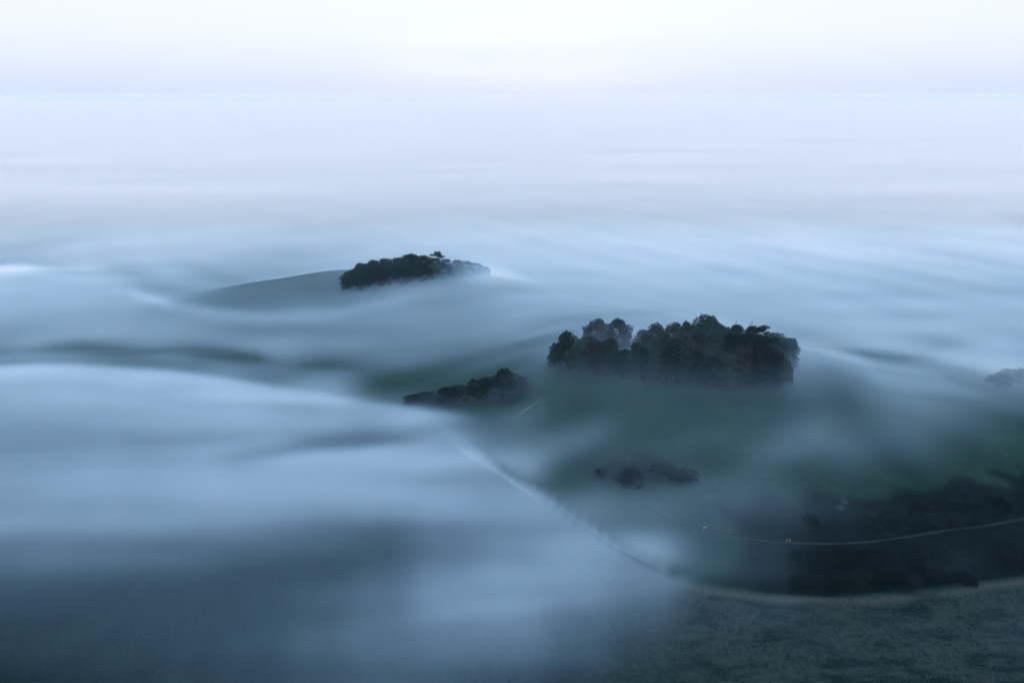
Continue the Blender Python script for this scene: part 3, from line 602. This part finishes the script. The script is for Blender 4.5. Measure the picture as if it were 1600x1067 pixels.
def tree_prototype(kind, seed):
    """A tree 1 m tall and 1 m wide in the crown, to be scaled."""
    r = np.random.RandomState(seed)
    lobes, limbs = [], []
    if kind in ('r', 'd', 'n'):
        # a core and a shell of overlapping lobes under a domed outline
        low = {'r': 0.02, 'd': 0.10, 'n': 0.04}[kind]
        mid = 0.5 * (1 + low)
        lobes.append(((0, 0, mid), (0.36, 0.36, (1 - low) * 0.42)))
        n = {'r': 15, 'd': 17, 'n': 12}[kind]
        for i in range(n):
            a = i * 2.399 + r.uniform(-0.4, 0.4)
            h = (i + 0.5) / n
            zc = low + 0.12 + (0.90 - low - 0.20) * h + r.uniform(-0.04, 0.04)
            if kind == 'd': rad = 0.38 * math.sqrt(max(0.05, 1 - 0.85 * max(0, (h - 0.25) / 0.75) ** 2.5))
            elif kind == 'n': rad = 0.30 * (1 - 0.85 * h)
            else: rad = 0.36 * math.sqrt(1 - 0.9 * h ** 3) * (0.8 + 0.2 * min(1, h / 0.25))
            rad *= r.uniform(0.8, 1.12)
            s = r.uniform(0.13, 0.20)
            lobes.append(((rad * math.cos(a), rad * math.sin(a), zc), (s, s, s * r.uniform(0.6, 0.85))))
        for _ in range(3):
            lobes.append(((r.uniform(-.16, .16), r.uniform(-.16, .16), r.uniform(0.84, 0.89)), (0.17, 0.17, 0.10)))
        base = low
    elif kind == 'p':
        # flat pads of foliage on open limbs
        for i in range(9):
            a = i * 2.399 + r.uniform(-0.3, 0.3)
            h = i / 8
            rad = 0.34 * (1 - 0.55 * h) * r.uniform(0.7, 1.1)
            s = r.uniform(0.15, 0.23) * (1 - 0.15 * h)
            lobes.append(((rad * math.cos(a), rad * math.sin(a), 0.38 + 0.56 * h), (s, s, 0.045)))
        lobes.append(((-0.12, 0, 0.95), (0.2, 0.16, 0.035)))
        lobes.append(((0.2, 0.05, 0.90), (0.16, 0.14, 0.035)))
        lobes.append(((0, 0, 0.5), (0.26, 0.26, 0.2)))
        base = 0.32
    else:
        # shrub: low lobes down to the ground
        for i in range(11):
            a = i * 2.399 + r.uniform(-0.4, 0.4)
            rad = 0.36 * math.sqrt((i + 0.3) / 11) * r.uniform(0.8, 1.1)
            zc = 0.68 * (1 - (rad / 0.55) ** 2) * r.uniform(0.7, 1.1)
            s = r.uniform(0.15, 0.23)
            lobes.append(((rad * math.cos(a), rad * math.sin(a), max(0.16, zc)), (s, s, s * 1.15)))
        base = 0.1
    lean = r.uniform(-0.02, 0.02, 2)
    top = 0.72 if kind in ('d', 'n', 'p') else 0.6
    tr = 0.03 if kind != 'b' else 0.025
    pts = [(0, 0, -0.04), (0, 0, 0.03), (lean[0], lean[1], base + 0.12), (lean[0] * 2, lean[1] * 2, top)]
    rad = [tr * 1.7, tr * 1.1, tr * 0.85, tr * 0.3]
    for k in range(3):
        limbs.append(tube(pts[k], pts[k + 1], rad[k], rad[k + 1]))
    for (c, s) in lobes[1:9]:
        z0 = base + 0.02 + 0.5 * max(0, c[2] - base) * r.uniform(0.3, 0.7)
        limbs.append(tube((lean[0], lean[1], z0), c, tr * 0.45, tr * 0.12, 5))
    crown = leaf_cloud(lobes, 2600 if kind != 'b' else 900, 0.030 if kind != 'b' else 0.06, seed)
    return mesh('trunk', *join(limbs), M_BARK, smooth=True), mesh('crown', *crown)

PROTO = {}
for kind, count in (('r', 4), ('d', 3), ('n', 2), ('p', 2), ('b', 4)):
    PROTO[kind] = [tree_prototype(kind, 11 + 7 * i + ord(kind)) for i in range(count)]
CROWNS = {}
rng = random.Random(3)

def plant(name, spec, label, cat, group, mat=None):
    x, y, h, w, kind = spec
    i = rng.randrange(len(PROTO[kind]))
    trunk_me, crown_me = PROTO[kind][i]
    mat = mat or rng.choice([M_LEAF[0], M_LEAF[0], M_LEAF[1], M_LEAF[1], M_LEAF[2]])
    key = (kind, i, mat.name)
    if key not in CROWNS:
        me = crown_me.copy()
        me.materials.clear(); me.materials.append(mat)
        CROWNS[key] = me
    root = bpy.data.objects.new(name, None)
    root.empty_display_size = 0.5
    col.objects.link(root)
    root.location = (x, y, float(ground_height(np.float64(x), np.float64(y))))
    root.rotation_euler = (0, 0, rng.uniform(0, 6.283))
    root.scale = (w * 1.2, w * 1.2, h)
    link('trunk', trunk_me, root)
    link('crown', CROWNS[key], root)
    return tag(root, label, cat, group)

ORD = ('first second third fourth fifth sixth seventh eighth ninth tenth eleventh twelfth thirteenth '
       'fourteenth fifteenth sixteenth seventeenth eighteenth nineteenth twentieth twenty-first twenty-second '
       'twenty-third twenty-fourth twenty-fifth twenty-sixth twenty-seventh twenty-eighth twenty-ninth thirtieth').split()
ORD += ['thirty-' + o for o in ORD[:9]] + ['fortieth']

def place(i, n):
    if i == 0: return 'leftmost'
    if i == n - 1: return 'rightmost'
    return ORD[i] + ' from left'

NAME = {'r': 'broadleaf_tree', 'd': 'broadleaf_tree', 'n': 'broadleaf_tree', 'p': 'flat_topped_tree'}
SPECIAL = {('near', 'back', 0): 'left one of two pale domed trees standing apart behind the near clump',
           ('near', 'back', 1): 'right one of two pale domed trees standing apart behind the near clump',
           ('near', 'back', 6): 'tallest tree of the near clump, crowning the middle of its skyline',
           ('near', 'back', 10): 'flat-topped tree with open branches on the skyline of the near clump',
           ('far', 'back', 4): 'broad dark dome-shaped tree on the skyline of the far clump',
           ('far', 'back', 6): 'tallest flat-topped tree with spiky open top on the far clump skyline'}
for clump, data in (('near', NEAR_CLUMP), ('far', FAR_CLUMP)):
    for row, trees in data.items():
        for i, s in enumerate(trees):
            where = {'front': 'front edge', 'middle': 'middle row', 'back': 'skyline row'}[row]
            lab = SPECIAL.get((clump, row, i)) or 'dark tree in the %s clump, %s along its %s' % (clump, place(i, len(trees)), where)
            plant(NAME[s[4]], s, lab, 'tree', 'trees of the %s hilltop clump' % clump)

PLACE = {'thicket': ('dark bush in the thicket left of the near clump, %s', 'bushes of the thicket below the near clump'),
         'hollow': ('dark bush in the round scrub patch beside the footpath, %s', 'bushes of the scrub patch in the hollow'),
         'belt': ('dark tree in the belt beyond the pale field, %s', 'trees along the field edge'),
         'terrace': ('dark bush on the terrace above the footpath at right, %s', 'bushes of the terrace scrub')}
for area, specs in SHRUBS.items():
    specs = sorted(specs, key=lambda s: s[0] / s[1])
    lab, grp = PLACE[area]
    for i, s in enumerate(specs):
        if area == 'belt':
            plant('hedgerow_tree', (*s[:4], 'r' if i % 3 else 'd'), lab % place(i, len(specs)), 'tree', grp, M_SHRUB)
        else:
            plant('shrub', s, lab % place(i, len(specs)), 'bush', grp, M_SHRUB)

LONE_LABEL = ['faint tree in fog at the right picture edge, nearer the edge',
              'faint tree in fog near the right picture edge, left of its neighbour']
for s, lab in zip(LONE, LONE_LABEL):
    plant('broadleaf_tree', s, lab, 'tree', 'single trees half lost in fog')

# ---------------------------------------------------------------- rough grass standing in the field
def tussocks():
    r = np.random.RandomState(17)
    n = 60000
    y = 118 + (268 - 118) * r.rand(n) ** 1.4
    x = -150 + 330 * r.rand(n)
    lim = np.interp(x, edge_x, edge_y)
    keep = (y < lim - 0.3) & (r.rand(n) < sstep((x - 15) / 50)) & (np.abs(x) < y * 1.05 + 6)
    keep &= r.rand(n) < 0.25 + 1.2 * smooth_noise(x, y, 6, 2.5, 21, 0.45) ** 2
    x, y = x[keep], y[keep]
    n = len(x)
    z = ground_height(x, y)
    V = np.zeros((n, 5, 3), np.float32)
    w = 0.10 + 0.22 * r.rand(n)
    h = 0.12 + 0.26 * r.rand(n)
    a0 = r.rand(n) * 6.28
    for k in range(4):
        V[:, k] = np.stack([x + w * np.cos(a0 + k * 1.571), y + w * np.sin(a0 + k * 1.571), z - 0.03], 1)
    V[:, 4] = np.stack([x + r.normal(size=n) * 0.12, y + r.normal(size=n) * 0.12, z + h], 1)
    b = np.arange(n)[:, None, None] * 5
    F = (b + np.array([[0, 1, 4], [1, 2, 4], [2, 3, 4], [3, 0, 4]])[None]).reshape(-1, 3)
    m, nt, out = new_mat('dry_grass')
    bs = N(nt, 'ShaderNodeBsdfPrincipled', Roughness=0.9)
    bs.inputs['Specular IOR Level'].default_value = 0.0
    g = N(nt, 'ShaderNodeNewGeometry')
    mx = N(nt, 'ShaderNodeMix', data_type='RGBA')
    mx.inputs['A'].default_value = (0.009, 0.016, 0.016, 1)
    mx.inputs['B'].default_value = (0.030, 0.045, 0.043, 1)
    nt.links.new(g.outputs['Random Per Island'], mx.inputs['Factor'])
    nt.links.new(mx.outputs['Result'], bs.inputs['Base Color'])
    nt.links.new(bs.outputs[0], out.inputs['Surface'])
    o = link('rough_grass', mesh('rough_grass', V.reshape(-1, 3), F, m))
    return tag(o, 'tufts of pale dry grass covering the foreground field', 'grass', kind='stuff')
tussocks()

# ---------------------------------------------------------------- sheep on the footpath
def sheep_mesh():
    """One continuous body grown over a skeleton, 1.2 m long."""
    joints = [((0, 0, 0.56), 0.22), ((0.28, 0, 0.57), 0.21), ((-0.30, 0, 0.56), 0.20),       # belly, chest, rump
              ((0.47, 0, 0.72), 0.11), ((0.60, 0, 0.80), 0.085), ((0.74, 0, 0.72), 0.05),   # neck, head, muzzle
              ((-0.52, 0, 0.50), 0.035)]                                                     # tail
    edges = [(0, 1), (0, 2), (1, 3), (3, 4), (4, 5), (2, 6)]
    for sx, root in ((0.30, 1), (-0.30, 2)):
        for sy in (-1, 1):
            k = len(joints)
            joints += [((sx, 0.11 * sy, 0.36), 0.07), ((sx + 0.02 * (1 if sx > 0 else -1), 0.12 * sy, 0.19), 0.035), ((sx, 0.12 * sy, 0.01), 0.03)]
            edges += [(root, k), (k, k + 1), (k + 1, k + 2)]
    for sy in (-1, 1):
        joints.append(((0.58, 0.13 * sy, 0.82), 0.02)); edges.append((4, len(joints) - 1))
    me = bpy.data.meshes.new('sheep')
    me.from_pydata([j[0] for j in joints], edges, [])
    o = bpy.data.objects.new('sheep_source', me)
    col.objects.link(o)
    sk = o.modifiers.new('skin', 'SKIN')
    for v, (_, rad) in zip(me.skin_vertices[0].data, joints): v.radius = (rad, rad)
    me.skin_vertices[0].data[0].use_root = True
    o.modifiers.new('smooth', 'SUBSURF').render_levels = 2
    o.modifiers['smooth'].levels = 2
    dg = bpy.context.evaluated_depsgraph_get()
    res = bpy.data.meshes.new_from_object(o.evaluated_get(dg))
    bpy.data.objects.remove(o)
    res.name = 'sheep'
    res.materials.clear(); res.materials.append(M_WOOL)
    for p in res.polygons: p.use_smooth = True
    return res

sheep_me = sheep_mesh()
for (x, y), rz, s, lab in zip(SHEEP, (0.35, 1.3, 1.75), (1.35, 0.85, 0.85),
                              ('larger pale sheep standing side-on alone by the footpath bend',
                               'left one of two small pale sheep side by side on the footpath',
                               'right one of two small pale sheep side by side on the footpath')):
    o = link('sheep', sheep_me)
    o.location = (x, y, float(ground_height(np.float64(x), np.float64(y))) + 0.02)
    o.rotation_euler = (0, 0, rz)
    o.scale = (s, s, s)
    tag(o, lab, 'sheep', 'sheep on the down')

# ---------------------------------------------------------------- fog lying in the hollows and pouring over the ridges
def fog_depth(x, y):
    """Optical depth of the ground fog, looked down on from above."""
    P = np.array(FOG_PATCHES)
    shape = x.shape
    xf, yf = x.ravel(), y.ravel()
    out = np.zeros(len(xf))
    for s in range(0, len(xf), 20000):
        dx = (xf[s:s + 20000, None] - P[:, 0]) / P[:, 2]
        dy = (yf[s:s + 20000, None] - P[:, 1]) / P[:, 3]
        e = -(dx * dx + dy * dy)
        e = np.exp(e - e.max(1, keepdims=True))
        out[s:s + 20000] = (e * P[:, 4]).sum(1) / e.sum(1)
    t = out.reshape(shape)
    # crests: a sharp far rim, a long fall towards the near side
    for pts, amp, near, far, cut in FOG_CRESTS:
        c = np.array(sorted(pts))
        d = y - np.interp(x, c[:, 0], c[:, 1])
        ends = sstep((x - c[0, 0]) / 40 + (1.0 if c[0, 0] < -230 else 0)) * sstep((c[-1, 0] - x) / 40)
        t = t + ends * np.where(d < 0, amp * np.exp(-(d / near) ** 2), amp * np.exp(-(d / far) ** 2) - cut * sstep(d / far) * np.exp(-(d / near) ** 2))
    # silky streaks along the drift of the air
    wy = y + 14 * (smooth_noise(x, y, 160, 90, 30, 0.2) - 0.5)
    st = (smooth_noise(x, wy, 230, 21, 31, 0.08) + 0.7 * smooth_noise(x, wy, 150, 10.5, 32, -0.05) + 0.4 * smooth_noise(x, wy, 80, 6, 33, 0.13)) / 2.1
    t = t * (1 + FOG_STREAK * 2 * (st - 0.5) * (1 - 0.6 * sstep((y - 380) / 120)))
    # the drifting air thins the fog on lee slopes, falling away to the north
    lee = (ground_height(x, y - 4) - ground_height(x, y + 4)) / 8
    t = t * np.clip(1 - lee / 0.29, 0.04, 1)
    for px, py, rx, ry, amount in FOG_CLEARINGS:                  # crests that stand clear of it
        t = t * (1 - amount * np.exp(-((x - px) / rx) ** 2 - ((y - py) / ry) ** 2))
    for px, py, rx, ry, pt, _ in FOG_POOLS:
        t = t + pt * np.exp(-((x - px) / rx) ** 2 - ((y - py) / ry) ** 2)
    return np.clip(t, 0, None)

def ground_fog():
    x0, x1, y0, y1, z0, z1 = -720.0, 720.0, 76.0, 1060.0, 0.0, 88.0
    step, zs = 3.2, 1.6
    kx, ky, kz = int((x1 - x0) / step) + 1, int((y1 - y0) / step) + 1, int((z1 - z0) / zs) + 1
    xs = np.linspace(x0, x1, kx); ys = np.linspace(y0, y1, ky); zz = np.linspace(z0, z1, kz)
    FX, FY = np.meshgrid(xs, ys)
    G = ground_height(FX, FY)
    tau = fog_depth(FX, FY)
    thick = 4.6 + 0.28 * np.clip(38 - G, 0, None) + 2.5 * smooth_noise(FX, FY, 60, 25, 41, 0.1)
    for px, py, rx, ry, _, deep in FOG_POOLS:
        thick = thick + np.clip(deep - thick, 0, None) * np.exp(-(((FX - px) / (1.3 * rx)) ** 2 + ((FY - py) / (1.3 * ry)) ** 2) ** 2)
    # fade at the borders of the surveyed ground
    fade = sstep((FX - x0) / 50) * sstep((x1 - FX) / 50) * sstep((FY - y0) / 25) * sstep((y1 - FY) / 260)
    rho = tau / (thick * 0.533) * fade
    u = (zz[:, None, None] - G) / thick
    prof = np.where(u <= 0, 1.0, np.clip(1 - u * u, 0, None) ** 2)
    prof = np.where((zz[:, None, None] - G) < -6, 0, prof)
    den = (rho * prof).astype(np.float32)
    den[den < 2e-5] = 0
    me = bpy.data.meshes.new('ground_fog')
    me.vertices.add(den.size)
    a = me.attributes.new('fog_density', 'FLOAT', 'POINT')
    a.data.foreach_set('value', den.ravel())
    mat = fog_material('fog', (0.47, 0.74, 1.0), 1.0, 0.0)
    me.materials.append(mat)
    o = link('ground_fog', me)
    ng = bpy.data.node_groups.new('fog_volume', 'GeometryNodeTree')
    ng.interface.new_socket('Geometry', in_out='INPUT', socket_type='NodeSocketGeometry')
    ng.interface.new_socket('Geometry', in_out='OUTPUT', socket_type='NodeSocketGeometry')
    gi = ng.nodes.new('NodeGroupInput'); go = ng.nodes.new('NodeGroupOutput')
    vc = ng.nodes.new('GeometryNodeVolumeCube')
    vc.inputs['Min'].default_value = (x0, y0, z0)
    vc.inputs['Max'].default_value = (x1, y1, z1)
    for n, k in (('Resolution X', kx), ('Resolution Y', ky), ('Resolution Z', kz)): vc.inputs[n].default_value = k
    pos = ng.nodes.new('GeometryNodeInputPosition')
    sep = ng.nodes.new('ShaderNodeSeparateXYZ')
    ng.links.new(pos.outputs[0], sep.inputs[0])
    def math_node(op, a, b):
        m = ng.nodes.new('ShaderNodeMath'); m.operation = op
        for i, v in enumerate((a, b)):
            if v is None: continue
            if isinstance(v, (int, float)): m.inputs[i].default_value = v
            else: ng.links.new(v, m.inputs[i])
        return m.outputs[0]
    def cell(s, lo, hi, k):
        t = math_node('MULTIPLY', math_node('SUBTRACT', s, lo), (k - 1) / (hi - lo))
        t = math_node('ROUND', t, None)
        return math_node('MINIMUM', math_node('MAXIMUM', t, 0.0), float(k - 1))
    ix, iy, iz = cell(sep.outputs[0], x0, x1, kx), cell(sep.outputs[1], y0, y1, ky), cell(sep.outputs[2], z0, z1, kz)
    idx = math_node('ADD', ix, math_node('MULTIPLY', float(kx), math_node('ADD', iy, math_node('MULTIPLY', iz, float(ky)))))
    si = ng.nodes.new('GeometryNodeSampleIndex')
    si.data_type = 'FLOAT'; si.domain = 'POINT'
    na = ng.nodes.new('GeometryNodeInputNamedAttribute')
    na.data_type = 'FLOAT'
    na.inputs['Name'].default_value = 'fog_density'
    ng.links.new(gi.outputs[0], si.inputs['Geometry'])
    ng.links.new(na.outputs[0], si.inputs['Value'])
    ng.links.new(idx, si.inputs['Index'])
    ng.links.new(si.outputs[0], vc.inputs['Density'])
    sm = ng.nodes.new('GeometryNodeSetMaterial')
    sm.inputs['Material'].default_value = mat
    ng.links.new(vc.outputs[0], sm.inputs[0])
    ng.links.new(sm.outputs[0], go.inputs[0])
    md = o.modifiers.new('fog', 'NODES')
    md.node_group = ng
    return tag(o, 'silky pale blue fog draped over the slopes and filling the valley', 'fog', kind='stuff')
ground_fog()

def fog_sea():
    xs = axis([(-19000, -7000, 1200), (-7000, -1500, 250), (-1500, 1500, 40), (1500, 7000, 250), (7000, 19000, 1200)])
    ys = axis([(600, 2000, 35), (2000, 8800, 200), (8800, 21000, 1200)])
    A, B = np.meshgrid(xs, ys)
    top = 7 + 30 * sstep((B - 600) / 520) + sstep((B - 700) / 400) * (9 * (smooth_noise(A, B, 420, 110, 51, 0.08) - 0.5) + 5 * (smooth_noise(A, B, 190, 45, 52, -0.05) - 0.5))
    n = A.size
    v = np.vstack([np.stack([A, B, top], -1).reshape(-1, 3), np.stack([A, B, 0 * top - 1], -1).reshape(-1, 3)])
    r, c = A.shape
    i = np.arange(n).reshape(r, c)
    f = [np.stack([i[:-1, :-1], i[:-1, 1:], i[1:, 1:], i[1:, :-1]], -1).reshape(-1, 4)]
    f.append(f[0][:, ::-1] + n)
    for e in (i[0], i[-1][::-1], i[::-1, 0], i[:, -1]):
        f.append(np.stack([e[:-1], e[:-1] + n, e[1:] + n, e[1:]], -1))
    me = mesh('fog_sea', v, np.vstack(f), fog_material('fog_sea', (0.60, 0.78, 0.92), 0.018, 0.0, (0.85, 0.65, 0.0)), smooth=True)
    return tag(link('fog_sea', me), 'sea of pale fog covering the lowland out to the horizon', 'fog', kind='stuff')
fog_sea()

# ---------------------------------------------------------------- haze in all the air below the camera
def haze():
    x, y0, y1, z0, z1 = 21000.0, -300.0, 23000.0, -4.0, 215.0
    v = [(sx * x, y, z) for z in (z0, z1) for y in (y0, y1) for sx in (-1, 1)]
    f = [(0, 2, 3, 1), (4, 5, 7, 6), (0, 1, 5, 4), (2, 6, 7, 3), (0, 4, 6, 2), (1, 3, 7, 5)]
    me = mesh('haze', v, f, fog_material('haze', (0.4, 0.75, 1.0), 0.00006, 0.0))
    return tag(link('haze', me), 'thin blue morning haze through all the air', 'haze', kind='stuff')
haze()
